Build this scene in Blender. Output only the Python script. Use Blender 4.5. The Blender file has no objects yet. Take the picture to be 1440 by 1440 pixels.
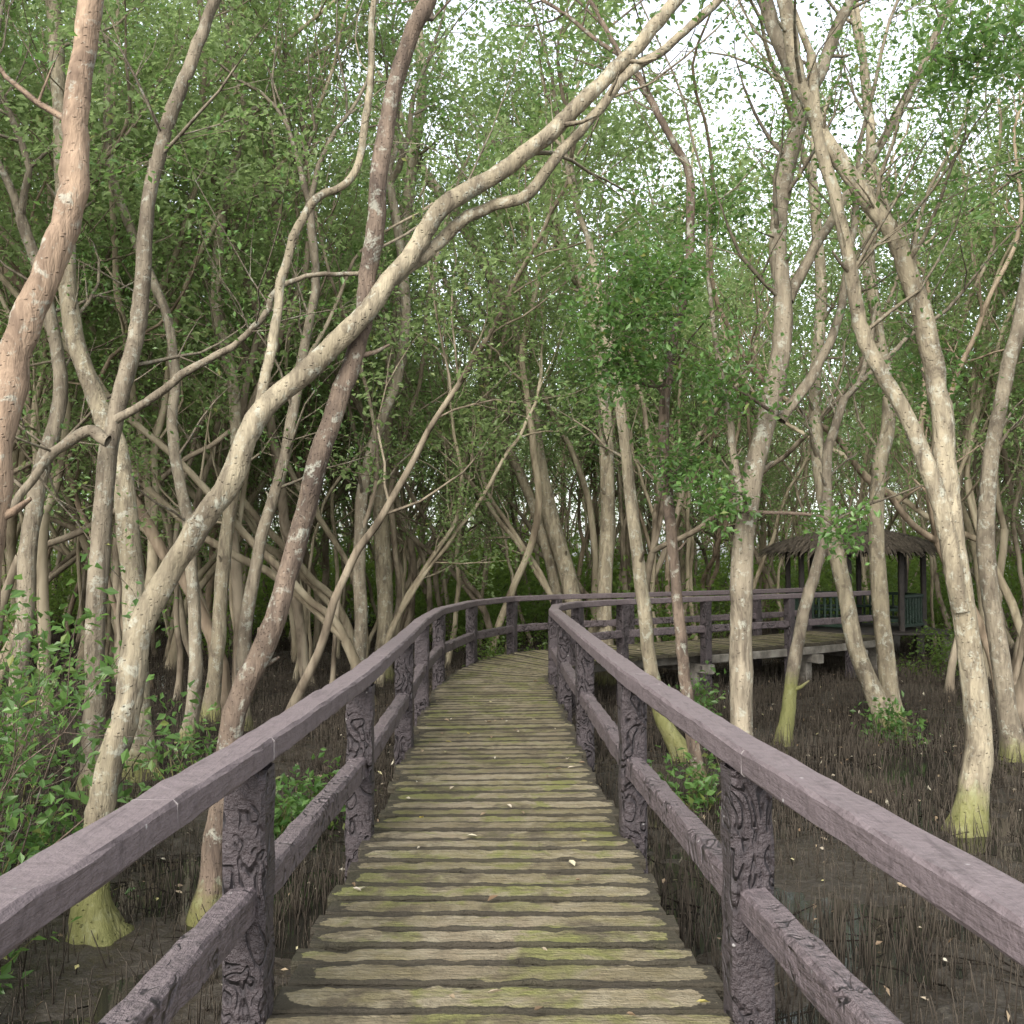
import bpy, math, numpy as np
from mathutils import Vector
R = np.random.default_rng(7)
GZ = -0.75      # mud level in metres (boardwalk deck is z = 0)
EYE = 1.6
scene = bpy.context.scene

# ------------------------------------------------------------------ helpers
def nrm(v):
    v = np.asarray(v, float); n = np.linalg.norm(v, axis=-1, keepdims=True); return v/np.maximum(n, 1e-9)

class Buf:
    def __init__(s): s.v=[]; s.f=[]; s.m=[]; s.a=[]; s.n=0; s.sm=[]
    def add(s, V, F, mat=0, attr=None, smooth=True):
        V=np.asarray(V,np.float32).reshape(-1,3); F=np.asarray(F,np.int32).reshape(-1,4)
        s.v.append(V); s.f.append(F+s.n); s.m.append(np.full(len(F),mat,np.int32)); s.sm.append(np.full(len(F),smooth))
        if attr is None: attr=np.zeros((len(V),2))
        s.a.append(np.asarray(attr,np.float32).reshape(-1,2)); s.n+=len(V)
    def pack(s):
        return [np.concatenate(x) for x in (s.v,s.f,s.m,s.a,s.sm)]
    def mesh(s, name, mats):
        V,F,M,A,S=s.pack()
        me=bpy.data.meshes.new(name); me.vertices.add(len(V)); me.vertices.foreach_set('co',V.ravel())
        me.loops.add(len(F)*4); me.loops.foreach_set('vertex_index',F.astype(np.int32).ravel())
        me.polygons.add(len(F)); me.polygons.foreach_set('loop_start',np.arange(0,len(F)*4,4,dtype=np.int32))
        me.polygons.foreach_set('material_index',M.astype(np.int32)); me.polygons.foreach_set('use_smooth',S.astype(bool))
        for i,nm in enumerate(('aa','bb')):
            at=me.attributes.new(nm,'FLOAT','POINT'); at.data.foreach_set('value',np.ascontiguousarray(A[:,i]))
        for m in mats: me.materials.append(m)
        me.update(calc_edges=True); return me
    def obj(s, name, mats, parent=None):
        o=bpy.data.objects.new(name, s.mesh(name,mats)); scene.collection.objects.link(o)
        if parent: o.parent=parent
        return o

def empty(name):
    e=bpy.data.objects.new(name,None); e.empty_display_size=.3; scene.collection.objects.link(e); return e

def cat(P, sub=6):
    P=np.asarray(P,float); Q=np.vstack([2*P[0]-P[1],P,2*P[-1]-P[-2]]); out=[]
    for i in range(len(P)-1):
        p0,p1,p2,p3=Q[i:i+4]
        for t in np.arange(sub)/sub:
            out.append(.5*((2*p1)+(p2-p0)*t+(2*p0-5*p1+4*p2-p3)*t*t+(3*p1-p0-3*p2+p3)*t**3))
    out.append(P[-1]); return np.array(out)

def tube(B, pts, rad, seg=8, mat=0, rough=0.0, rng=R, tone=0.0, flare=0.0, g=GZ):
    pts=np.asarray(pts,float); n=len(pts); rad=np.asarray(rad,float)
    T=nrm(np.gradient(pts,axis=0)); a=np.array([1,0,0.]) if abs(T[0][0])<.8 else np.array([0,1,0.])
    N=np.zeros((n,3)); b=a-T[0]*a.dot(T[0]); N[0]=b/np.linalg.norm(b)
    for i in range(1,n):
        b=N[i-1]-T[i]*N[i-1].dot(T[i]); N[i]=b/np.linalg.norm(b)
    Bn=np.cross(T,N); th=np.arange(seg)*2*np.pi/seg
    r=rad[:,None]*np.ones((1,seg))
    if rough>0:
        ph=rng.uniform(0,6.28,6); ii=np.arange(n)[:,None]
        r=r*(1+rough*(.5*np.sin(2*th+ph[0]+ii*.31)+.35*np.sin(3*th+ph[1]-ii*.22)+.4*np.sin(ii*.9+ph[2])+rng.normal(0,.25,(n,seg))))
    h=pts[:,2]-g
    if flare>0:
        ph=rng.uniform(0,6.28)
        r=r*(1+flare*np.exp(-np.maximum(h,0)/.16)[:,None]*(1+.45*np.sin(4*th+ph)))
    V=pts[:,None,:]+r[...,None]*(np.cos(th)[None,:,None]*N[:,None,:]+np.sin(th)[None,:,None]*Bn[:,None,:])
    i=np.arange(n-1)[:,None]; j=np.arange(seg)[None,:]; k=(j+1)%seg
    F=np.stack([i*seg+j,i*seg+k,(i+1)*seg+k,(i+1)*seg+j],-1).reshape(-1,4)
    A=np.stack([np.repeat(h,seg),np.full(n*seg,tone)],-1)
    B.add(V,F,mat,A)

def leaves(B, C, size, mat=1, rng=R, w=.55, droop=0.0, shade=None):
    C=np.asarray(C,float); n=len(C)
    if n==0: return
    u=rng.normal(0,1,(n,3)); u[:,2]=u[:,2]*.7-droop; u=nrm(u)
    up=rng.normal(0,.6,(n,3)); up[:,2]+=1
    s=nrm(np.cross(u,up)); nn=np.cross(s,u)
    l=size*rng.uniform(.65,1.3,(n,1)); ww=l*w*.5
    v0=C; v1=C+u*l*.5+s*ww+nn*l*.09; v2=C+u*l-nn*l*.06; v3=C+u*l*.5-s*ww+nn*l*.09
    V=np.stack([v0,v1,v2,v3],1).reshape(-1,3); F=np.arange(n*4).reshape(n,4)
    t=np.repeat(rng.uniform(0,1,n),4); A=np.stack([t,t*0+.2 if shade is None else np.repeat(shade,4)],-1)
    B.add(V,F,mat,A,smooth=False)

def grow(B, L, p, d, length, r, level, rng, nch=(2,4), tone=0.0, lift=.05, g=GZ, lod=0):
    n=max(2 if level==0 else 3,int(length/(.28 if not lod else .5))); st=length/n; P=[np.array(p,float)]; D=[nrm(d)]
    for i in range(n):
        d=nrm(D[-1]+rng.normal(0,.17,3)+np.array([0,0,lift])); D.append(d); P.append(P[-1]+d*st)
    P=np.array(P); rad=np.linspace(r,r*(.25 if level==0 else .5),n+1)
    if not (lod and level==0): tube(B,P,rad,3 if level==0 else (4 if level==1 else 6),0,.08 if level>1 else 0,rng,tone,g=g)
    if level==0:
        L.append(P[1:]); return
    if level==1: L.append(P[-1:])
    for k in range(rng.integers(nch[0],nch[1]+1)):
        i=rng.integers(int(n*.3),n+1); a=nrm(np.cross(D[i],rng.normal(0,1,3))); q=rng.uniform(.5,1.15)
        nd=D[i]*math.cos(q)+a*math.sin(q)
        grow(B,L,P[i],nd,length*rng.uniform(.45,.75),rad[i]*rng.uniform(.5,.7),level-1,rng,nch,tone,lift,g,lod)
    grow(B,L,P[-1],D[-1],length*.6,rad[-1]*.95,level-1,rng,nch,tone,lift,g,lod)

def scatter_leaves(B, L, per, spread, size, rng, mat=1, maxn=None):
    if not L: return
    C=np.concatenate(L)
    if maxn and len(C)*per>maxn: C=C[rng.permutation(len(C))[:int(maxn/per)]]
    sh=np.repeat(rng.beta(1.1,1.5,len(C))*1.2,per); C=np.repeat(C,per,axis=0); C=C+rng.normal(0,spread,C.shape)
    leaves(B,C,size,mat,rng,shade=sh)

# ------------------------------------------------------------------ materials
def newmat(name):
    m=bpy.data.materials.new(name); m.use_nodes=True; nt=m.node_tree; nt.nodes.clear(); return m,nt
class NB:
    def __init__(s,nt): s.nt=nt
    def n(s,t,**k):
        x=s.nt.nodes.new(t)
        for a,b in k.items():
            if a=='inp':
                for i,v in b.items():
                    if isinstance(v,bpy.types.NodeSocket): s.nt.links.new(v,x.inputs[i])
                    else: x.inputs[i].default_value=v
            else: setattr(x,a,b)
        return x
    def noise(s,vec,scale,detail=5,rough=.6,dist=0):
        return s.n('ShaderNodeTexNoise',inp={'Vector':vec,'Scale':scale,'Detail':min(detail,4),'Roughness':rough,'Distortion':dist}).outputs['Fac']
    def ramp(s,fac,stops):
        r=s.n('ShaderNodeValToRGB',inp={0:fac}); e=r.color_ramp.elements
        while len(e)<len(stops): e.new(.5)
        for x,(p,c) in zip(e,stops):
            x.position=p; x.color=(c,c,c,1) if isinstance(c,(int,float)) else (*c,1)
        return r.outputs[0]
    def mix(s,f,a,b,bt='MIX'):
        x=s.n('ShaderNodeMix',data_type='RGBA',blend_type=bt)
        for i,v in ((0,f),(6,a),(7,b)):
            if isinstance(v,bpy.types.NodeSocket): s.nt.links.new(v,x.inputs[i])
            else: x.inputs[i].default_value=(*v,1) if isinstance(v,tuple) else v
        return x.outputs[2]
    def math(s,op,a,b=0.,clamp=False):
        return s.n('ShaderNodeMath',operation=op,use_clamp=clamp,inp={0:a,1:b}).outputs[0]
    def pos(s,scale=(1,1,1)):
        tc=s.n('ShaderNodeTexCoord'); mp=s.n('ShaderNodeMapping',inp={0:tc.outputs['Object'],3:scale}); return mp.outputs[0]
    def attr(s,nm): return s.n('ShaderNodeAttribute',attribute_name=nm).outputs['Fac']
    def out(s,col,rough=.8,bump=None,bs=.5,bd=.02,spec=.3):
        p=s.n('ShaderNodeBsdfPrincipled')
        for k,v in (('Base Color',col),('Roughness',rough),('Specular IOR Level',spec)):
            if isinstance(v,bpy.types.NodeSocket): s.nt.links.new(v,p.inputs[k])
            else: p.inputs[k].default_value=(*v,1) if isinstance(v,tuple) else v
        if bump is not None:
            b=s.n('ShaderNodeBump',inp={'Strength':bs,'Distance':bd,'Height':bump}); s.nt.links.new(b.outputs[0],p.inputs['Normal'])
        o=s.n('ShaderNodeOutputMaterial'); s.nt.links.new(p.outputs[0],o.inputs[0]); return p

def bark(name, c1, c2, dark, darkamt=.5, bs=.5, knob=8.):
    m,nt=newmat(name); b=NB(nt); P=b.pos((1,1,.45)); Pv=b.pos((1,1,.16)); P1=b.pos()
    n1=b.noise(P,1.6,3,.6,.4); n2=b.noise(Pv,14,4,.65)
    col=b.mix(b.ramp(n1,[(.38,0.),(.6,1.)]),c1,c2)
    col=b.mix(b.ramp(n2,[(1-.5-darkamt*.12,0.),(.78,1.)]),col,dark)
    patch=b.noise(P,5,4,.7,.8)
    col=b.mix(b.math('MULTIPLY',b.ramp(patch,[(.5,0.),(.66,1.)]),darkamt),col,dark)
    lich=b.noise(P1,9,4,.75,.3)
    col=b.mix(b.math('MULTIPLY',b.ramp(lich,[(.55,0.),(.64,1.)]),.5),col,(.37,.38,.31))
    tone=b.attr('bb'); col=b.mix(b.math('MULTIPLY',tone,.8,True),col,(.05,.035,.026))
    h=b.attr('aa')
    mm=b.math('SUBTRACT',h,b.math('MULTIPLY',lich,.55))
    mossf=b.ramp(mm,[(.0,1.),(.22,0.)])
    moss=b.mix(lich,(.09,.11,.02),(.19,.18,.06))
    col=b.mix(b.math('MULTIPLY',mossf,.75),col,moss)
    vor=b.n('ShaderNodeTexVoronoi',inp={'Vector':b.pos((1,1,1.8)),'Scale':knob*2.5}).outputs['Distance']
    kn=b.ramp(vor,[(.0,1.),(.22,0.)])
    bump=b.math('ADD',n2,b.math('MULTIPLY',kn,.5))
    bump=b.math('ADD',bump,b.math('MULTIPLY',patch,.9))
    b.out(col,.85,bump,bs,.03,.2); return m
def bark_far(name, c1, c2, dark):
    m,nt=newmat(name); b=NB(nt); P=b.pos((1,1,.3)); n1=b.noise(P,3.,3,.7,.4)
    col=b.ramp(n1,[(.36,c1),(.5,c2),(.66,dark)])
    col=b.mix(b.math('MULTIPLY',b.attr('bb'),.8,True),col,(.05,.035,.026))
    d=b.n('ShaderNodeBsdfDiffuse',inp={'Color':col}); b.n('ShaderNodeOutputMaterial',inp={0:d.outputs[0]}); return m

BARK_PALE=bark('bark_pale',(.315,.27,.185),(.222,.188,.125),(.085,.068,.048),.8,1.)
BARK_ORANGE=bark('bark_orange',(.32,.23,.155),(.23,.165,.112),(.105,.072,.05),.75,.9)
BARK_DARK=bark('bark_dark',(.20,.15,.11),(.13,.097,.07),(.05,.037,.029),.8,1.,14.)
BARK_GREY=bark('bark_grey',(.265,.225,.16),(.185,.155,.11),(.075,.06,.043),.8,.9)
FAR_PALE=bark_far('bark_distant_pale',(.37,.32,.225),(.28,.235,.16),(.14,.112,.078))
FAR_GREY=bark_far('bark_distant_grey',(.32,.27,.195),(.22,.18,.13),(.09,.072,.052))
FAR_RED=bark_far('bark_distant_brown',(.33,.26,.185),(.24,.185,.13),(.1,.077,.053))

def leafmat(name, a, bcol, tr, trf=.42):
    m,nt=newmat(name); b=NB(nt); t=b.attr('aa')
    col=b.ramp(t,[(0.,a),(.6,bcol),(.93,tuple(x*1.35 for x in bcol)),(1.,(.24,.22,.06))])
    rnd=b.attr('bb')
    col=b.mix(b.math('MULTIPLY',rnd,.7,True),col,tuple(.5*x for x in a))
    d=b.n('ShaderNodeBsdfDiffuse',inp={'Color':col}); gl=b.n('ShaderNodeBsdfGlossy',inp={'Color':(.8,.85,.7,1),'Roughness':.4})
    dm=b.n('ShaderNodeMixShader',inp={0:.05,1:d.outputs[0],2:gl.outputs[0]})
    tc=b.mix(t,tr,tuple(x*.7 for x in tr)); tc=b.mix(b.math('MULTIPLY',rnd,.5,True),tc,tuple(x*.3 for x in tr)); tl=b.n('ShaderNodeBsdfTranslucent',inp={'Color':tc})
    mx=b.n('ShaderNodeMixShader',inp={0:trf,1:dm.outputs[0],2:tl.outputs[0]})
    b.n('ShaderNodeOutputMaterial',inp={0:mx.outputs[0]}); return m
LEAF=leafmat('leaf_mangrove',(.12,.17,.062),(.20,.27,.105),(.52,.68,.27),.48)
LEAF_NEAR=leafmat('leaf_near',(.055,.12,.034),(.11,.20,.055),(.28,.47,.11),.42)
LEAF_BRIGHT=leafmat('leaf_undergrowth',(.08,.14,.035),(.15,.23,.055),(.45,.62,.12),.48)

# mossy boardwalk planks
m,nt=newmat('mossy_plank'); b=NB(nt); P=b.pos(); tone=b.attr('bb'); ed=b.attr('aa')
n1=b.noise(P,1.3,5,.6,.3); n2=b.noise(P,7,6,.7); n3=b.noise(b.pos((.12,1,1)),38,5,.7,.4); n4=b.noise(P,60,3,.6)
c=b.mix(b.ramp(n1,[(.38,0.),(.62,1.)]),(.225,.185,.122),(.17,.148,.075))
c=b.mix(b.ramp(n2,[(.42,0.),(.7,.9)]),c,(.28,.245,.17))
c=b.mix(b.math('MULTIPLY',b.ramp(b.noise(P,1.9,6,.72,.6),[(.5,0.),(.6,1.)]),.7),c,(.145,.16,.035))
c=b.mix(b.math('MULTIPLY',b.ramp(n3,[(.53,0.),(.68,1.)]),.6),c,(.08,.062,.035))
c=b.mix(b.math('MULTIPLY',b.ramp(b.noise(P,2.6,6,.75,.3),[(.51,0.),(.63,1.)]),.8),c,(.075,.06,.042))
c=b.mix(b.math('MULTIPLY',tone,.5),c,(.1,.08,.045))
st=b.ramp(b.math('ADD',ed,b.math('MULTIPLY',b.noise(P,6,5,.7),.9)),[(.98,0.),(1.3,1.)])
c=b.mix(b.math('MULTIPLY',st,.9),c,(.035,.03,.022))
b.out(c,.85,b.math('ADD',b.math('MULTIPLY',n3,1.2),b.math('ADD',n2,b.math('MULTIPLY',n4,.6))),.9,.025,.2)
DECK=m

def painted(name, base, dk, wear, carve=0.):
    m,nt=newmat(name); b=NB(nt); P=b.pos()
    n1=b.noise(P,3,5,.65); n2=b.noise(P,22,5,.7)
    c=b.mix(n1,base,tuple(x*.72 for x in base))
    c=b.mix(b.math('MULTIPLY',b.ramp(n2,[(.5,0.),(.68,1.)]),wear),c,dk)
    sp=b.n('ShaderNodeTexVoronoi',inp={'Vector':P,'Scale':9.}).outputs['Distance']
    c=b.mix(b.math('MULTIPLY',b.ramp(sp,[(.035,1.),(.07,0.)]),.6),c,(.5,.48,.46))
    ge=b.n('ShaderNodeNewGeometry'); up=b.n('ShaderNodeSeparateXYZ',inp={0:ge.outputs['Normal']}).outputs[2]
    top_tint=b.math('MULTIPLY',b.ramp(up,[(.6,0.),(.95,1.)]),b.math('MULTIPLY',n1,.4))  # upward-facing surfaces get a paler colour, varied by noise
    c=b.mix(top_tint,c,(.25,.21,.205))
    gr=b.noise(b.pos((1,.12,1)),30,4,.7,.3)
    c=b.mix(b.math('MULTIPLY',b.ramp(gr,[(.55,0.),(.7,1.)]),.5 if carve==0 else .3),c,dk)
    bump=b.math('ADD',n2,gr)
    if carve>0:
        g=b.n('ShaderNodeTexNoise',inp={'Vector':b.pos((1,.7,.6)),'Scale':9.,'Detail':1.,'Distortion':1.2}).outputs['Fac']
        w=b.math('ABSOLUTE',b.math('SUBTRACT',b.math('FRACT',b.math('MULTIPLY',g,4.)),.5))
        msk=b.ramp(n1,[(.42,0.),(.52,1.)] if carve>=1 else [(.50,0.),(.58,1.)])
        wv=b.math('MULTIPLY',b.ramp(w,[(.03,1.),(.22,0.)]),msk)
        c=b.mix(b.math('MULTIPLY',wv,.4),c,tuple(x*.3 for x in dk)); bump=b.math('SUBTRACT',bump,b.math('MULTIPLY',wv,1.8))
        b.out(c,.6,bump,.9,.03,.4)
    else: b.out(c,.62,bump,.6,.014,.4)
    return m
RAIL=painted('painted_rail',(.145,.114,.116),(.055,.042,.043),.6)
RAIL2=painted('painted_lower_rail',(.128,.10,.102),(.042,.033,.034),.8,.5)
POST=painted('carved_post',(.06,.047,.048),(.03,.024,.025),.8,1.)
def simple(name,c1,c2,scale=5.,rough=.8,bs=.4):
    m,nt=newmat(name); b=NB(nt); P=b.pos(); n=b.noise(P,scale,6,.65); b.out(b.mix(b.ramp(n,[(.35,0.),(.65,1.)]),c1,c2),rough,n,bs,.02,.3); return m
CONC=simple('weathered_concrete',(.18,.165,.14),(.07,.062,.05),4.)
JOINT=simple('joint_filler',(.22,.2,.19),(.13,.11,.11),14.)
THATCH=simple('thatch',(.10,.08,.058),(.035,.028,.022),14.,.95)
GREENP=simple('dark_green_paint',(.012,.028,.018),(.02,.035,.024),8.,.5)
DARKW=simple('dark_timber',(.04,.033,.028),(.02,.017,.015),8.,.6)
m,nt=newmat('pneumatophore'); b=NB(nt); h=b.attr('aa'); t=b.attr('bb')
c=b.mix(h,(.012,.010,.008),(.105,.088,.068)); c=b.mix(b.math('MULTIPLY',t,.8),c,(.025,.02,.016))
d=b.n('ShaderNodeBsdfDiffuse',inp={'Color':c}); b.n('ShaderNodeOutputMaterial',inp={0:d.outputs[0]}); STICK=m
m,nt=newmat('dead_leaf'); b=NB(nt); t=b.attr('aa')
c=b.ramp(t,[(0.,(.12,.075,.04)),(.5,(.25,.19,.12)),(.8,(.42,.38,.3)),(.95,(.3,.27,.1)),(1.,(.5,.38,.06))]); b.out(c,.6); DEAD=m
m,nt=newmat('mud'); b=NB(nt); P=b.pos(); n=b.noise(P,1.1,6,.7); n2=b.noise(P,9,6,.7)
c=b.mix(n,(.016,.013,.010),(.05,.040,.030)); c=b.mix(b.math('MULTIPLY',b.ramp(n2,[(.55,0.),(.7,1.)]),.4),c,(.09,.077,.052))
b.out(c,b.ramp(n2,[(.35,.2),(.6,.7)]),n2,.8,.05,.4); MUD=m
m,nt=newmat('swamp_water'); b=NB(nt); P=b.pos(); b.out((.016,.015,.012),.06,b.noise(P,6,3),.06,.02,.5); WATER=m

# ------------------------------------------------------------------ ground + water
ax=np.sinh(np.linspace(-5.2,5.2,320)); ax=ax/ax.max()*260
X,Y=np.meshgrid(ax,ax+10,indexing='ij')
Z=GZ+.035*np.sin(X*1.3+np.sin(Y*.9)*1.5)*np.cos(Y*1.1+np.sin(X*.7))+.02*np.sin(X*3.7+Y*2.1)*np.sin(Y*4.3-X)+R.normal(0,.008,X.shape)
n=len(ax); i,j=np.meshgrid(np.arange(n-1),np.arange(n-1),indexing='ij')
F=np.stack([i*n+j,(i+1)*n+j,(i+1)*n+j+1,i*n+j+1],-1).reshape(-1,4)
B=Buf(); B.add(np.stack([X,Y,Z],-1),F); B.obj('mud_ground',[MUD])
B=Buf(); q=200.; B.add([[-q,-q,GZ+.004],[q,-q,GZ+.004],[q,q,GZ+.004],[-q,q,GZ+.004]],[[0,1,2,3]]); B.obj('swamp_water',[WATER])

# ------------------------------------------------------------------ boardwalk
LR=np.array([(-1.14,-1.8),(-1.06,.5),(-1.0,2),(-.93,3.67),(-.88,6),(-.92,8.8),(-.98,11.2),(-.95,13.4),(-.62,15.8),(0,17.5),(.8,18.4),(2.2,19.3),(5.1,21.4),(6.5,22.6)])
RR=np.array([(1.2,-1.8),(1.1,.5),(.98,2),(.83,3.67),(.70,6),(.63,8.9),(.58,11.4),(.54,13.2),(.62,14.4),(.98,15.4),(1.75,16.3),(3.3,17.5),(6.2,19.7),(7.6,21.0)])
SUB=10; lf=cat(LR,SUB); rf=cat(RR,SUB); mid=(lf+rf)/2
s=np.concatenate([[0],np.cumsum(np.linalg.norm(np.diff(mid,axis=0),axis=1))])
def at(poly,t): return np.array([np.interp(t,s,poly[:,0]),np.interp(t,s,poly[:,1])])
inw=nrm(rf-lf); dl=lf+inw*.06; dr=rf-inw*.06
board=empty('boardwalk')
B=Buf(); t=0.; NU=40
RD=np.random.default_rng(21)
while t<s[-1]:
    w=RD.uniform(.155,.235); g=RD.uniform(.014,.026)
    a0,a1=at(dl,t),at(dr,t); b0,b1=at(dl,t+w-g),at(dr,t+w-g)
    ex=nrm(a1-a0); q=RD.uniform(-.02,.05,2); a0=a0-ex*q[0]; b0=b0-ex*(q[0]+RD.normal(0,.008)); a1=a1+ex*q[1]; b1=b1+ex*(q[1]+RD.normal(0,.008))
    zz=RD.normal(0,.004); tl=RD.normal(0,.006)
    u=np.linspace(0,1,NU); rows=[(0,-.05),(0,-.010),(.05,0),(.3,.0),(.7,.0),(.95,0),(1,-.010),(1,-.05)]
    sm=lambda a_: np.convolve(RD.normal(0,a_,NU+4),np.ones(3)/2,'same')[2:-2]
    jf=sm(.0055); jb=sm(.0055); V=[];A=[]
    for _ in range(RD.integers(0,4)):
        k=RD.integers(1,NU-4); (jf if RD.random()<.5 else jb)[k:k+RD.integers(1,4)]+=RD.uniform(.01,.03)
    tn=RD.random()**1.5
    for v,z in rows:
        f=a0[None]*(1-u[:,None])+a1[None]*u[:,None]; bk=b0[None]*(1-u[:,None])+b1[None]*u[:,None]
        dirn=nrm(bk-f); p=f*(1-v)+bk*v+dirn*(jf*(1-v)-jb*v)[:,None]
        V.append(np.column_stack([p,z+zz+tl*(u-.5)+RD.normal(0,.0015,NU)]))
        e=np.maximum((1.05 if z<0 else .72) if abs(v-.5)>.3 else .15, np.clip((abs(u-.5)-.36)*6,0,1)*.8); A.append(np.column_stack([e,np.full(NU,tn)]))
    V=np.array(V);A=np.array(A); i,j=np.meshgrid(np.arange(len(rows)-1),np.arange(NU-1),indexing='ij')
    F=np.stack([i*NU+j,i*NU+j+1,(i+1)*NU+j+1,(i+1)*NU+j],-1).reshape(-1,4)
    caps=[[0,NU,6*NU,7*NU],[NU-1,2*NU-1,7*NU-1,8*NU-1],[NU,2*NU,5*NU,6*NU],[2*NU-1,3*NU-1,6*NU-1,7*NU-1]]
    B.add(V,np.vstack([F,caps]),0,A,smooth=False); t+=w
B.obj('planks',[DECK],board)

def sweep(B, pl, w, h, z, ch=.012, jit=.0015, mat=0):
    P=np.array(pl); T=nrm(np.gradient(P,axis=0)); N=np.column_stack([T[:,1],-T[:,0]])
    a,c=w/2,h/2
    prof=np.array([(-a,-c+ch),(-a,c-ch),(-a+ch,c),(a-ch,c),(a,c-ch),(a,-c+ch),(a-ch,-c),(-a+ch,-c)])
    k=len(prof); V=[]
    for p,nn in zip(P,N):
        q=prof+R.normal(0,jit,prof.shape); V.append(np.column_stack([p[0]+nn[0]*q[:,0],p[1]+nn[1]*q[:,0],z+q[:,1]]))
    V=np.concatenate(V); n=len(P); i,j=np.meshgrid(np.arange(n-1),np.arange(k),indexing='ij')
    F=np.stack([i*k+j,(i+1)*k+j,(i+1)*k+(j+1)%k,i*k+(j+1)%k],-1).reshape(-1,4)
    caps=[[0,1,2,3],[0,3,4,7],[4,5,6,7]]; caps+= [[x+(n-1)*k for x in c_] for c_ in caps]
    B.add(V,np.vstack([F,caps]),mat,None,False)

def dens(pl,st=.12):
    P=np.array(pl); d=np.concatenate([[0],np.cumsum(np.linalg.norm(np.diff(P,axis=0),axis=1))]); t=np.linspace(0,d[-1],max(2,int(d[-1]/st)+1))
    return np.column_stack([np.interp(t,d,P[:,k]) for k in range(P.shape[1])])

def post(B, p, tdir, z0, z1, w=.15, d=.15, mat=0):
    n=22; zz=np.linspace(z0,z1,n); t=np.array(tdir); nn=np.array([t[1],-t[0]])
    V=[]; ch=.014; a=w/2; c=d/2
    prof=np.array([(-a,-c+ch),(-a+ch,-c),(a-ch,-c),(a,-c+ch),(a,c-ch),(a-ch,c),(-a+ch,c),(-a,c-ch)])
    for z in zz:
        q=prof*(1+R.normal(0,.012))+R.normal(0,.003,prof.shape); xy=p+q[:,:1]*nn+q[:,1:]*t
        V.append(np.column_stack([xy,np.full(8,z)]))
    V=np.concatenate(V); i,j=np.meshgrid(np.arange(n-1),np.arange(8),indexing='ij')
    F=np.stack([i*8+j,i*8+(j+1)%8,(i+1)*8+(j+1)%8,(i+1)*8+j],-1).reshape(-1,4); B.add(V,F,mat,None,False)

def rail_side(name, fine, posts):
    e=empty(name)
    knots=np.array([fine[int(round(i*SUB))] for i in posts])
    top=dens(knots); B=Buf(); sweep(B,top,.135,.09,.905,jit=.002); B.obj('top_rail',[RAIL],e); B=Buf()
    for q in np.cumsum(R.uniform(.9,2.4,22)):
        if q/.12+1<len(top)-1:
            i_=int(q/.12); t_=nrm(top[i_+1]-top[i_]); p_=top[i_]+t_*.03; sweep(B,np.array([p_,p_+t_*.0015,p_+t_*.003]),.1355,.0905,.905,jit=.0009)
    B.obj('rail_joints',[JOINT],e)
    B=Buf()
    for a,c in zip(knots[:-1],knots[1:]):
        t=nrm(c-a); sweep(B,dens([a+t*.05,c-t*.05]),.10,.12,.40,.014,jit=.003)
    B.obj('lower_rail',[RAIL2],e)
    B=Buf()
    for k,p in enumerate(knots):
        t=nrm(knots[min(k+1,len(knots)-1)]-knots[max(k-1,0)]); post(B,p,t,GZ-.1,.862)
    B.obj('posts',[POST],e)
    return e
rail_side('wooden_railing',lf,[0,1,3,4,5,6,7,8,9,10,11,12,13])
rail_side('wooden_railing.001',rf,[0,1,3,4,5,6,7,8,9,10,11,11.6,12.2,13])
B=Buf()
for k in (.2,.8):
    pl=lf*(1-k)+rf*k; sweep(B,dens(pl,.4),.12,.16,-.14)
B.obj('stringers',[CONC],board)
B=Buf()
sweep(B,dens(rf[110:]-inw[110:]*.03,.4),.07,.14,-.125); sweep(B,dens(lf[110:]+inw[110:]*.03,.4),.07,.14,-.125)
for idx in (110,118,124,130):
    for k in (.12,.88):
        p=lf[idx]*(1-k)+rf[idx]*k; t_=nrm(mid[min(idx+1,130)]-mid[idx-1]); post(B,p,t_,GZ-.2,-.2,.17,.17)
    sweep(B,dens([lf[idx]-inw[idx]*.12,rf[idx]+inw[idx]*.12],.3),.16,.16,-.28)
B.obj('piles_and_edge_beams',[CONC],board)

# fallen leaves on the deck
B=Buf(); C=[]
for k in range(90):
    tt=R.uniform(1.2,s[-1]) if k>40 else R.uniform(3.5,12); a,c=at(dl,tt),at(dr,tt); q=R.random(); p=a*(1-q)+c*q; C.append([p[0],p[1],.014])
C=np.array(C); n=len(C); th=R.uniform(0,6.28,n); u=np.column_stack([np.cos(th),np.sin(th),R.uniform(-.02,.15,n)]); sd=np.column_stack([-np.sin(th),np.cos(th),R.normal(0,.2,n)])
l=R.uniform(.03,.07,n)[:,None]; w=l*R.uniform(.3,.55,n)[:,None]
r0=C; r1=C+u*l*.35; r2=C+u*l*.7; r3=C+u*l
V=np.stack([r0,r1-sd*w*.45+[0,0,.008],r1+sd*w*.45+[0,0,.01],r2-sd*w*.4+[0,0,.009],r2+sd*w*.4+[0,0,.007],r3+[0,0,.004],r1,r2],1)
F=np.concatenate([np.arange(n)[:,None]*8+np.array(f) for f in ([0,1,3,7],[0,7,4,2],[7,3,5,4])])
B.add(V.reshape(-1,3),F,0,np.repeat(R.random((n,1)),8,0).repeat(2,1),False); B.obj('fallen_leaves',[DEAD])

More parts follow.
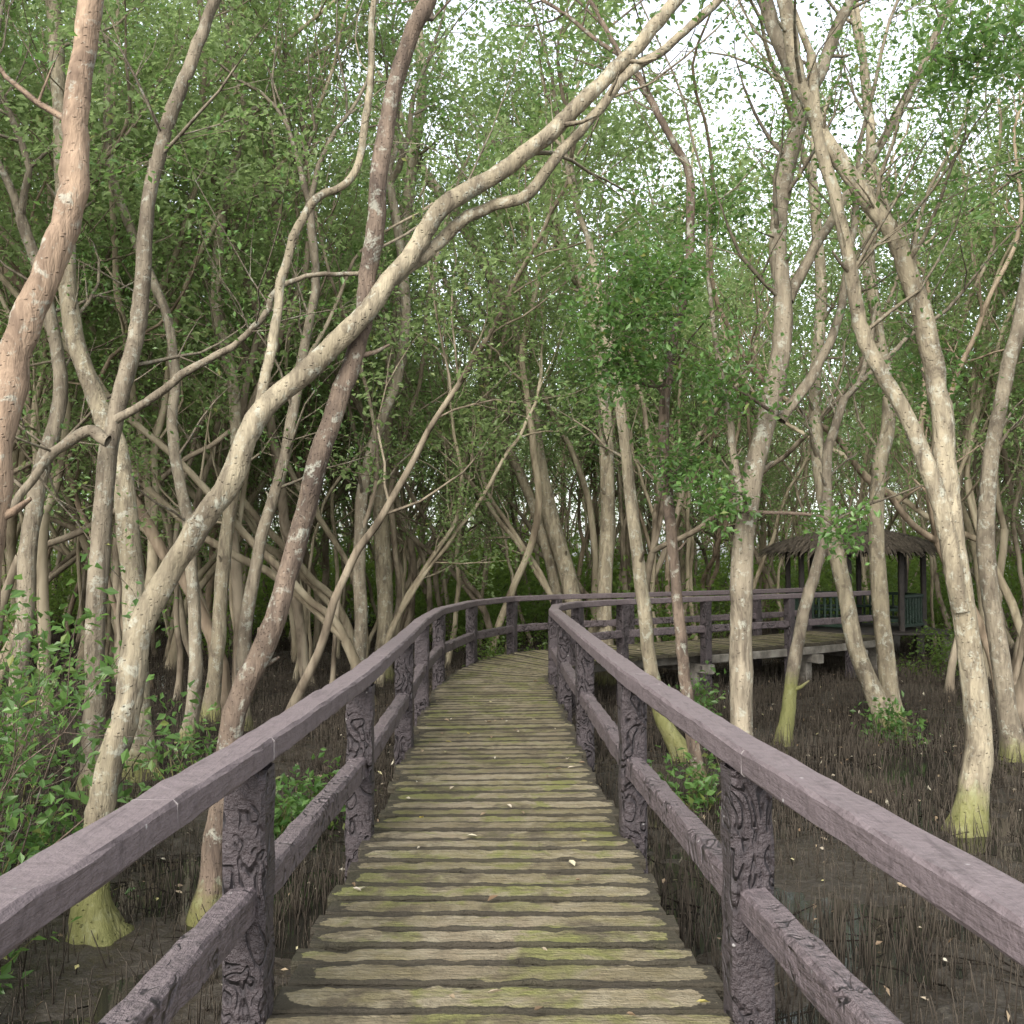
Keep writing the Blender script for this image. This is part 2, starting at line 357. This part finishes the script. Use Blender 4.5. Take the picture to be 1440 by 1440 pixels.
# ------------------------------------------------------------------ individual trees
# Trunk centrelines were surveyed as bearing / elevation at a known distance D (metres);
# pt() turns a reading into a metric world position (X, Y, Z), each tree standing on the mud at its own distance.
def pt(x,y,D): return ((x-720)*D/1440, D, EYE+(785-y)*D/1440)
def path(D,pts,dD=0.):
    n=len(pts); return [pt(x,y,D+dD*i/(n-1)) for i,(x,y) in enumerate(pts)]
def tree(stems, mat, seed, leafn=9, size=.065, side=0, flare=.6, seg=14, tone=0., crownlen=2.2, moss=.15):
    rng=np.random.default_rng(seed); B=Buf(); L=[]
    for k,(P,r0,r1,cr) in enumerate(stems):
        P=np.array(P,float); C=cat(P,8); n=len(C)
        C=C+np.column_stack([np.convolve(rng.normal(0,.012,n),np.ones(3)/3,'same'),np.convolve(rng.normal(0,.03,n),np.ones(5)/5,'same'),np.zeros(n)])
        rad=np.linspace(r0,r1,n); tube(B,C,rad,seg if r0>.05 else 9,0,.07,rng,tone,flare if C[0][2]<GZ+.3 else 0)
        T=nrm(np.gradient(C,axis=0))
        if cr:
            for q in range(cr): grow(B,L,C[-1],nrm(T[-1]+rng.normal(0,.3,3)),crownlen,r1*.8,2,rng,tone=tone)
        for q in range(side):
            i=rng.integers(int(n*.4),n); a=nrm(np.cross(T[i],rng.normal(0,1,3))); grow(B,L,C[i],nrm(T[i]*.5+a*.8+[0,0,.2]),rng.uniform(.8,1.6),rad[i]*.3,1,rng,tone=.3)
        for q in range(rng.integers(1,4)):
            i=rng.integers(int(n*.15),n-1); a=nrm(np.cross(T[i],rng.normal(0,1,3))); d=nrm(a+T[i]*.6); ln=rng.uniform(.06,.25)+rad[i]
            tube(B,[C[i],C[i]+d*ln*.6,C[i]+d*ln+[0,0,.03]],[rad[i]*.35,rad[i]*.25,rad[i]*.12],6,0,.1,rng,.3)
    for A_ in B.a: A_[:,0]+=.35-moss
    scatter_leaves(B,L,leafn,.12,size,rng)
    return B.obj('mangrove_tree',[mat,LEAF_NEAR])
px=lambda w,D: w*D/1440/2

tree([(path(5,[(-60,1480),(-45,1150),(-28,850),(-5,640),(15,490),(60,380),(92,270),(98,130),(118,-20),(140,-250)],.6),px(58,5),px(34,5),2)],BARK_ORANGE,1,side=2)
tree([(path(11,[(205,1100),(198,1000),(186,800),(165,640),(130,560),(95,450),(82,300),(72,150),(60,0),(50,-120)],1.5),px(36,11),px(20,11),2)],BARK_PALE,2,side=3)
tree([(path(10.2,[(140,1125),(135,1000),(140,800),(152,620),(180,500),(195,400),(200,280),(225,170),(265,60),(295,-30)],.3),px(30,10.2),px(17,10),2),
      (path(9.9,[(150,620),(120,605),(75,635),(40,680),(-20,760)]),px(18,10),px(10,10),0),
      (path(9.9,[(160,590),(210,560),(260,520),(320,485),(362,450),(385,405),(430,385),(500,380)],-.4),px(13,10),px(6,10),1)],BARK_GREY,3,side=4,tone=.25)
tree([(path(6.35,[(165,1370),(140,1260),(150,1120),(182,1000),(205,870),(260,770),(320,680),(365,580),(440,510),(500,450),(555,380),(620,290),(700,235),(770,180),(830,120),(880,70),(935,5),(1000,-70)],.7),px(42,6.35),px(18,7),2),
      (path(6.85,[(550,390),(600,350),(640,310),(690,283),(740,268),(790,205),(840,150),(885,95),(950,45),(1030,-30)],.2),px(20,6.8),px(12,7),1),
      (path(6.7,[(352,600),(372,520),(385,430),(405,340),(440,275),(490,240),(512,140),(520,0),(540,-90)],.3),px(15,6.8),px(9,6.8),1)],BARK_PALE,4,side=1,flare=.9,moss=.6)
tree([(path(6.7,[(300,1300),(312,1150),(335,1000),(388,870),(430,720),(465,590),(505,470),(518,350),(535,200),(560,80),(605,-30),(640,-140)],.2),px(34,6.7),px(22,6.7),2)],BARK_DARK,5,side=1,tone=0.05)
tree([(path(22,[(818,945),(800,820),(765,690),(745,560),(720,450),(690,385),(655,320),(600,240)],1),px(26,22),px(14,22),2),
      (path(22.2,[(800,940),(775,800),(745,700),(700,600),(680,520),(640,430)],1),px(18,22),px(10,22),2)],BARK_PALE,6,side=5,leafn=9,size=.09,seg=10)
tree([(path(9.6,[(1038,1145),(1040,1000),(1042,850),(1055,700),(1088,560),(1105,450),(1098,330),(1112,230),(1133,130),(1095,20),(1060,-90)],.5),px(34,9.6),px(20,9.8),2),
      (path(10,[(1133,140),(1160,90),(1185,30),(1230,-60)],.2),px(24,10),px(14,10),1),
      (path(9.9,[(1100,590),(1150,520),(1185,440),(1205,330),(1215,240)],.3),px(16,10),px(9,10),1),
      (path(9.9,[(1112,420),(1155,340),(1215,240),(1280,140),(1345,0),(1390,-80)],.3),px(15,10),px(10,10),1),
      (path(9.7,[(1042,720),(1030,600),(1010,500),(1000,380)],.3),px(12,10),px(6,10),1)],BARK_GREY,7,side=5)
tree([(path(8.9,[(1352,1170),(1368,1050),(1358,900),(1338,750),(1330,620),(1320,520),(1292,400),(1262,330),(1215,255),(1165,180),(1130,90),(1110,-20)],.5),px(38,8.9),px(20,9),2),
      (path(8.95,[(1352,860),(1322,700),(1275,580),(1222,480),(1200,370),(1185,280),(1160,190),(1150,60)],.4),px(26,9),px(15,9),1),
      (path(9.2,[(1318,520),(1300,450),(1292,350)],.0),px(14,9),px(8,9),1)],BARK_PALE,8,side=4,moss=.3)
tree([(path(14.2,[(1250,1030),(1205,920),(1178,790),(1152,650),(1150,540),(1160,400),(1150,250)],1),px(27,14),px(15,14),2)],BARK_PALE,9,side=5,size=.07)
tree([(path(14.6,[(1255,1020),(1240,900),(1233,760),(1238,660),(1255,570),(1240,470),(1228,350),(1235,200),(1225,80)],1),px(26,14),px(15,14),2)],BARK_PALE,10,side=5,size=.07)
tree([(path(10.4,[(982,1115),(962,950),(948,800),(936,620),(945,500),(970,380),(975,250),(945,180),(900,90)],.3),px(18,10.4),px(10,10.4),2)],BARK_DARK,11,side=6,size=.065)
tree([(path(12,[(962,1070),(925,990),(903,850),(888,700),(872,560),(850,450),(830,330)],.6),px(23,12),px(12,12),2)],BARK_PALE,12,side=5,size=.065,moss=.8)
tree([(path(13,[(1098,1048),(1110,960),(1130,860),(1160,740),(1165,640),(1190,560)],.5),px(20,13),px(12,13),2)],BARK_GREY,13,side=6,size=.07,tone=.2,moss=.8)
tree([(path(20,[(540,960),(542,850),(535,700),(545,560),(560,420),(572,270),(590,120),(585,20)],1),px(25,20),px(14,20),2)],BARK_PALE,14,side=6,leafn=9,size=.09,seg=10)
tree([(path(17,[(500,990),(508,880),(505,760),(520,640),(560,520),(568,400),(545,250)],1),px(21,17),px(13,17),2)],BARK_GREY,15,side=6,leafn=9,size=.09,seg=10)
tree([(path(19,[(850,970),(850,850),(855,700),(850,560),(830,420),(790,330),(760,240)],1),px(24,19),px(14,19),2)],BARK_PALE,16,side=6,leafn=9,size=.09,seg=10)
tree([(path(12,[(1420,1070),(1400,900),(1385,760),(1400,620),(1440,450),(1470,300)],.5),px(28,12),px(18,12),2)],BARK_GREY,17,side=3)
tree([(path(15,[(300,1012),(308,900),(315,780),(330,660),(325,540),(300,420),(310,280),(340,150)],.5),px(22,15),px(13,15),2)],BARK_PALE,18,side=5,size=.07,tone=.1)
tree([(path(14,[(345,1025),(345,900),(365,770),(400,640),(420,520),(440,400),(430,280)],.5),px(20,14),px(12,14),2)],BARK_GREY,19,side=5,size=.07,tone=.2)
tree([(path(13,[(265,1045),(278,960),(275,850),(262,720),(240,600),(235,460),(150,240),(140,60)],.5),px(20,13),px(12,13),2)],BARK_GREY,20,side=5,size=.07)
tree([(path(12,[(30,1068),(35,900),(48,700),(80,560),(60,420),(20,300)],.5),px(28,12),px(16,12),2)],BARK_GREY,21,side=5,size=.07,tone=.2)

def spray(name, c, rad, seed, ntw=40, mat=LEAF_NEAR, size=.073, per=11, stem=None):
    rng=np.random.default_rng(seed); B=Buf(); L=[]
    c=np.array(c,float)
    if stem is not None: tube(B,cat([stem,(np.array(stem)+c)/2+rng.normal(0,.15,3),c],5),np.linspace(.022,.01,11),6,0,.05,rng,.5)
    for k in range(ntw):
        d=nrm(rng.normal(0,1,3)*[1,1,.8]); o_=nrm(rng.normal(0,1,3))*rad*rng.uniform(.1,.75); grow(B,L,c+o_,nrm(d+o_/rad),rad*rng.uniform(.35,.6),.004,0,rng,tone=.5)
    scatter_leaves(B,L,per,.1,size,rng); return B.obj(name,[BARK_DARK,mat])
spray('leafy_branch',pt(900,440,9.6),.75,41,70,stem=pt(960,440,10.4))
spray('leafy_branch',pt(930,390,9.9),.6,42,50,stem=pt(965,400,10.4))
spray('leafy_branch',pt(870,510,9.8),.5,43,40,stem=pt(940,540,10.4))
spray('leafy_branch',pt(1180,745,9.3),.28,44,14,stem=pt(1050,720,9.6))
spray('leafy_branch',pt(1030,540,9.4),.5,45,30,stem=pt(1090,580,9.6))
spray('leafy_branch',pt(1390,60,7.8),.7,46,60,stem=pt(1330,40,9))
spray('leafy_branch',pt(960,650,10.2),.4,47,26,stem=pt(940,640,10.4))
spray('leafy_branch',pt(1010,700,9.4),.35,50,20,stem=pt(1050,720,9.6))
spray('leafy_branch',pt(1300,520,10.),.5,51,26,stem=pt(1330,560,9.2))
spray('leafy_branch',pt(1000,300,11.),.7,52,40,stem=pt(975,330,10.6))

def sapling(c, h, seed, mat=LEAF_NEAR, size=.09, n=8):
    rng=np.random.default_rng(seed); B=Buf(); L=[]
    for k in range(n):
        b0=np.array([c[0],c[1],GZ-.05])+np.append(rng.normal(0,.12,2),0)
        grow(B,L,b0,nrm([rng.normal(0,.35),rng.normal(0,.35),1]),h*rng.uniform(.5,.8),.009,1,rng,(2,4),tone=.4)
    scatter_leaves(B,L,5,.07,size,rng); return B.obj('mangrove_sapling',[BARK_DARK,mat])
for k,(x,y,h) in enumerate([(-3.35,6.4,2.0),(-3.9,7.6,1.8),(-3.9,6.3,1.2),(-4.6,8.4,1.8),(-1.9,8.3,.45),(-3.2,7.3,.6),(-5,9,1.9),(-5.6,11,2.),(1.7,9.5,.55),(4.7,13.,.5),(-3.2,10,.8),(2.6,14.2,.7),(-1.6,9.0,.5),(-3.0,5.6,1.0),(-4.6,9.6,1.6),(-3.7,6.9,1.7)]):
    sapling((x,y),h,60+k,n=12 if k in(0,1,13,15) else 8)

# ------------------------------------------------------------------ gazebo
gz=empty('thatched_gazebo'); gx,gy=8.0,24.0; gr=1.75
B=Buf()
ring=[np.array([gx+gr*.86*math.cos(a),gy+gr*.86*math.sin(a)]) for a in np.arange(8)*math.pi/4+.39]
for p in ring: post(B,p,(0,1),-.02,1.85,.11,.11)
B.obj('posts',[DARKW],gz)
B=Buf(); a=np.linspace(0,2*np.pi,25)
V=[];nr=6
for k in range(nr):
    f=k/(nr-1); r=(gr+.25)*(1-f)+.02; z=1.74+.62*f**.6
    V.append(np.column_stack([gx+r*np.cos(a[:-1]),gy+r*np.sin(a[:-1]),np.full(24,z)]))
V=np.concatenate(V); i,j=np.meshgrid(np.arange(nr-1),np.arange(24),indexing='ij')
B.add(V,np.stack([i*24+j,i*24+(j+1)%24,(i+1)*24+(j+1)%24,(i+1)*24+j],-1).reshape(-1,4))
ns=4200; f=R.random(ns)**1.5; th=R.uniform(0,6.28,ns); r=(gr+.27)*(1-f)+.03; z=1.76+.62*f**.6
o=np.column_stack([np.cos(th),np.sin(th),np.zeros(ns)]); tg=np.column_stack([-np.sin(th),np.cos(th),np.zeros(ns)])
base=np.column_stack([gx+r*np.cos(th),gy+r*np.sin(th),z+.02]); ln=R.uniform(.15,.36,ns)[:,None]
dn=o*.7+np.array([0,0,-.6])+R.normal(0,.16,(ns,3)); wd=.02
V=np.stack([base-tg*wd,base+tg*wd,base+dn*ln+tg*wd*.6,base+dn*ln-tg*wd*.6],1).reshape(-1,3); B.add(V,np.arange(ns*4).reshape(-1,4),0,None,False)
B.obj('thatch_roof',[THATCH],gz)
B=Buf(); rr=[ring[k] for k in range(8)]+[ring[0]]
for k in range(8):
    if k==5: continue
    for z,h in ((.75,.07),(.1,.07)): sweep(B,dens([rr[k],rr[k+1]]),.06,h,z)
    for q in np.linspace(.12,.88,7):
        p=rr[k]*(1-q)+rr[k+1]*q; post(B,p,(0,1),.1,.72,.05,.03)
B.obj('balustrade',[GREENP],gz)
B=Buf()
for k in range(8):
    if k==5: continue
    c0=np.array([gx,gy]); a0=c0+(rr[k]-c0)*.8; a1=c0+(rr[k+1]-c0)*.8; sweep(B,dens([a0,a1]),.35,.05,.44); sweep(B,dens([a0*.98+c0*.02,a1*.98+c0*.02]),.3,.05,.2)
B.obj('bench_seats',[GREENP],gz)
B=Buf()
for k in range(16): sweep(B,dens([(gx-1.75,gy-1.75+k*.22),(gx+1.75,gy-1.75+k*.22)],.5),.2,.06,-.035)
B.obj('floor',[DARKW],gz)
B=Buf()
for dx in (-1.5,0,1.5):
    for dy in (-1.5,0,1.5): post(B,np.array([gx+dx,gy+dy]),(0,1),GZ-.2,-.07,.18,.18)
B.obj('piles',[CONC],gz)

# ------------------------------------------------------------------ forest mass (merged)
def place(B, pk, P, rz, sc, tilt, tone):
    V,F,M,A,S=pk; c,s_=math.cos(rz),math.sin(rz)
    Rm=np.array([[c,-s_,0],[s_,c,0],[0,0,1.]])
    tx,ty=tilt; Tm=np.array([[1,0,tx],[0,1,ty],[0,0,1.]])
    V2=((V*np.array(sc))@Rm.T@Tm.T+np.array(P)).astype(np.float32)
    A2=A.copy(); A2[:,1]=A2[:,1]*.6+tone
    B.v.append(V2); B.f.append(F+B.n); B.m.append(M); B.a.append(A2); B.sm.append(S); B.n+=len(V2)

def variant(v, lod):
    rng=np.random.default_rng(100+v); B=Buf(); L=[]
    nst=rng.integers(1,4); base=np.array([0,0,-.1]); hs=rng.uniform(.3,3.5)
    lean=rng.normal(0,.12,2); tr=[base]; d=nrm([lean[0],lean[1],1])
    for k in range(int(hs/.4)+2): d=nrm(d+np.append(rng.normal(0,.11,2),.05)); tr.append(tr[-1]+d*.4)
    r=rng.uniform(.06,.1); tube(B,cat(tr,2),np.linspace(r,r*.85,(len(tr)-1)*2+1),6 if lod else 8,0,.07,rng,0,.6,g=0)
    for q in range(nst):
        dd=nrm(d+rng.normal(0,.28 if nst>1 else .05,3)); P=[tr[-1]]; H=rng.uniform(7,10.5)
        while P[-1][2]<H and len(P)<40: dd=nrm(dd+rng.normal(0,.15,3)+[0,0,.10]); P.append(P[-1]+dd*.4)
        C=cat(P,1 if lod else 2); rr0=r*(.85 if nst==1 else .68); rad=np.linspace(rr0,rr0*.35,len(C)); tube(B,C,rad,5 if lod else 7,0,.07,rng,0,g=0)
        T=nrm(np.gradient(C,axis=0)); n=len(C)
        for k in range(int(12/nst)+3):
            i=rng.integers(int(n*.1),n)
            if C[i][2]<1.8: continue
            a=nrm(np.cross(T[i],rng.normal(0,1,3))); grow(B,L,C[i],nrm(T[i]*.8+a*.8),rng.uniform(1.,2.3),rad[i]*.45,1 if C[i][2]<5.5 else 2,rng,(2,3),.15,g=0,lod=lod)
        grow(B,L,C[-1],T[-1],1.5,rad[-1],2,rng,(2,3),.15,g=0,lod=lod)
    if lod: scatter_leaves(B,L,9,.3,.15,rng,maxn=2400)
    else: scatter_leaves(B,L,20,.14,.105,rng,maxn=7000)
    return B.pack()
near=[variant(v,0) for v in range(10)]; farv=[variant(v,1) for v in range(10)]
def slim(v):
    rng=np.random.default_rng(700+v); B=Buf(); P=[np.array([0,0,-.1])]; d=nrm(np.append(rng.normal(0,.14,2),1)); H=rng.uniform(7,10)
    while P[-1][2]<H: d=nrm(d+rng.normal(0,.13,3)+[0,0,.12]); P.append(P[-1]+d*.4)
    C=cat(P,2); r=rng.uniform(.04,.08); rad=np.linspace(r,r*.4,len(C)); tube(B,C,rad,6,0,.08,rng,0,.6,g=0); L=[]
    for k in range(7):
        i=rng.integers(int(len(C)*.3),len(C)); a=nrm(np.cross(d,rng.normal(0,1,3))); grow(B,L,C[i],nrm(d*.9+a*.7),rng.uniform(1,2),rad[i]*.5,1,rng,(1,2),.1,g=0)
    scatter_leaves(B,L,6,.15,.09,rng,maxn=500); return B.pack()
slims=[slim(v) for v in range(10)]
PP=[];tries=0
def ok(x,y,dm):
    if np.min(np.hypot(mid[:,0]-x,mid[:,1]-y))<1.9: return False
    if y<14 and abs(x)<.56*max(y,0)+3.5: return False
    if abs(x/y-8/24.)<.085 and y<26: return False
    if np.hypot(x-gx,y-gy)<2.8: return False
    if y<21 and abs(x)<2.2: return False
    if dm>.8 and 23<y<42 and abs(x/y+.005)<.04: return False
    if dm>.8 and 25<y<46 and abs(x/y-.335)<.065: return False
    return not PP or np.min(np.hypot(*(np.array(PP)-[x,y]).T))>dm
while len(PP)<140 and tries<30000:
    tries+=1; y=R.uniform(7,31); x=R.uniform(-.62,.62)*(y+6)
    if ok(x,y,1.1): PP.append((x,y))
n1_=len(PP)
while len(PP)<n1_+160 and tries<60000:
    tries+=1; y=R.uniform(30,62); x=R.uniform(-.58,.58)*(y+6)
    if ok(x,y,1.5): PP.append((x,y))
for _ in range(130):
    a=R.uniform(-.9,.9); q=R.uniform(60,85); PP.append((q*math.sin(a),q*math.cos(a)))
barks=[FAR_PALE,FAR_GREY,FAR_PALE,FAR_GREY,FAR_RED,FAR_GREY]
groups={}
for k,(x,y) in enumerate(PP):
    key=(k<n1_, k%6); groups.setdefault(key,Buf())
    v=R.integers(0,10); sc=R.uniform(.85,1.2)
    place(groups[key],(near if k<n1_ else farv)[v],(x,y,GZ),R.uniform(0,6.28),(sc,sc,sc*R.uniform(.95,1.25)),R.normal(0,.06,2),R.uniform(-.1,.35))
PP=[]; tries=0
while len(PP)<290 and tries<30000:
    tries+=1; y=R.uniform(16,52); x=R.uniform(-.55,.55)*(y+2)
    if ok(x,y,.6):
        PP.append((x,y)); k=len(PP); groups.setdefault((True,k%3),Buf()); sc=R.uniform(.85,1.3)
        place(groups[(True,k%3)],slims[R.integers(0,10)],(x,y,GZ),R.uniform(0,6.28),(sc,sc,sc),R.normal(0,.045,2),R.uniform(-.15,.12))
forest=empty('distant_mangrove_trees')
for (nr_,k),Bf in groups.items(): Bf.obj('tree_mass_%s_%d'%('front' if nr_ else 'back',k),[barks[k],LEAF],forest)

# undergrowth
bv=[]
for v in range(4):
    rng=np.random.default_rng(300+v); B=Buf(); L=[]
    for k in range(16): grow(B,L,np.append(rng.normal(0,.25,2),0),nrm([rng.normal(0,.6),rng.normal(0,.6),1]),rng.uniform(.6,1.2),.012,1,rng,(2,4),.4,g=0,lod=1)
    scatter_leaves(B,L,7,.14,.12,rng,maxn=1400); bv.append(B.pack())
BU=Buf(); nU=0
while nU<270:
    y=R.uniform(19,62); x=R.uniform(-.6,.6)*y
    if nU%2: x=R.uniform(-.12,.12)*y if nU%4==1 else R.uniform(.26,.42)*y
    if np.min(np.hypot(mid[:,0]-x,mid[:,1]-y))<2.0 or np.hypot(x-gx,y-gy)<3: continue
    if y<27 and R.random()<.75: continue
    nU+=1; sc=R.uniform(.5,1.5)*(1.6 if y>38 else 1.)
    place(BU,bv[R.integers(0,4)],(x,y,GZ),R.uniform(0,6.28),(sc,sc,sc*R.uniform(.8,1.3)),(0,0),R.uniform(-.1,.6) if nU%2 else R.uniform(.3,.9))
BU.obj('undergrowth_foliage',[FAR_GREY,LEAF_BRIGHT])

# pneumatophores (mangrove breathing roots) standing in the mud
pv=[]
for v in range(4):
    rng=np.random.default_rng(400+v); B=Buf(); n=200
    b0=np.column_stack([rng.uniform(-.6,.6,(n,2)),np.full(n,-.05)]); h=rng.gamma(4,.036,n).clip(.04,.3)+.05
    tp=b0+np.column_stack([rng.normal(0,.13,(n,2))*h[:,None],h]); r=rng.uniform(.0035,.0065,n)[:,None]
    th=np.arange(3)*2.094; c=np.stack([np.cos(th),np.sin(th),0*th],-1)
    V=np.concatenate([b0[:,None]+c[None]*r[:,None],tp[:,None]+c[None]*r[:,None]*.45],1)
    F=np.concatenate([np.arange(n)[:,None]*6+np.array([j,(j+1)%3,(j+1)%3+3,j+3]) for j in range(3)])
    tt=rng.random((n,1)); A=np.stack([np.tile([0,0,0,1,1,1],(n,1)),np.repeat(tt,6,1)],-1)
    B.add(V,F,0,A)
    for k in range(4):
        p=np.append(rng.uniform(-.5,.5,2),.02); d=nrm(np.append(rng.normal(0,1,2),.1)); tube(B,[p,p+d*.15+rng.normal(0,.02,3),p+d*.35],[.006,.005,.003],4,0,tone=.2,g=0)
    leaves(B,np.column_stack([rng.uniform(-.6,.6,(7,2)),np.full(7,.06)]),.05,1,rng)
    pv.append(B.pack())
Q=[]
for x in np.arange(-26,26,.85):
    for y in np.arange(1.5,36,.85):
        if abs(x)>.6*y+2.2: continue
        if R.random()<.95: Q.append((x+R.normal(0,.2),y+R.normal(0,.2)))
Q=np.array(Q); n=len(Q); sc=R.uniform(.8,1.25,n)
BR=Buf()
for (x,y),s1 in zip(Q,sc): place(BR,pv[R.integers(0,4)],(x,y,GZ),R.uniform(0,6.28),(s1,s1,R.uniform(.6,1.35)),(0,0),0.)
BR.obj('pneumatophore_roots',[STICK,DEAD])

# ------------------------------------------------------------------ light + camera
w=bpy.data.worlds.new("World"); scene.world=w; w.use_nodes=True; nt=w.node_tree; nt.nodes.clear(); b=NB(nt)
el,az=math.radians(38),math.radians(200)
sky=b.n('ShaderNodeTexSky',sky_type='NISHITA',sun_disc=False,sun_elevation=el,sun_rotation=az,air_density=1.0,dust_density=3.0,ozone_density=1.0)
hs=b.n('ShaderNodeHueSaturation',inp={'Saturation':.3,'Value':1.,'Color':sky.outputs[0]})
bg=b.n('ShaderNodeBackground',inp={'Color':hs.outputs[0],'Strength':.57}); b.n('ShaderNodeOutputWorld',inp={0:bg.outputs[0]})
sl=bpy.data.lights.new('sun','SUN'); sl.energy=1.; sl.angle=math.radians(25); sl.color=(1,.985,.96); so=bpy.data.objects.new('sun',sl); scene.collection.objects.link(so)
sd=Vector((math.sin(az)*math.cos(el),math.cos(az)*math.cos(el),math.sin(el))); so.rotation_euler=sd.to_track_quat('Z','Y').to_euler()
cam=bpy.data.cameras.new('camera'); cam.lens=36; cam.sensor_width=36; cam.clip_end=800; cam.clip_start=.05
co=bpy.data.objects.new('camera',cam); scene.collection.objects.link(co); co.location=(0,0,EYE); co.rotation_euler=(math.radians(90+2.58),0,0)
scene.camera=co
scene.view_settings.view_transform='Standard'; scene.view_settings.look='None'; scene.view_settings.exposure=0
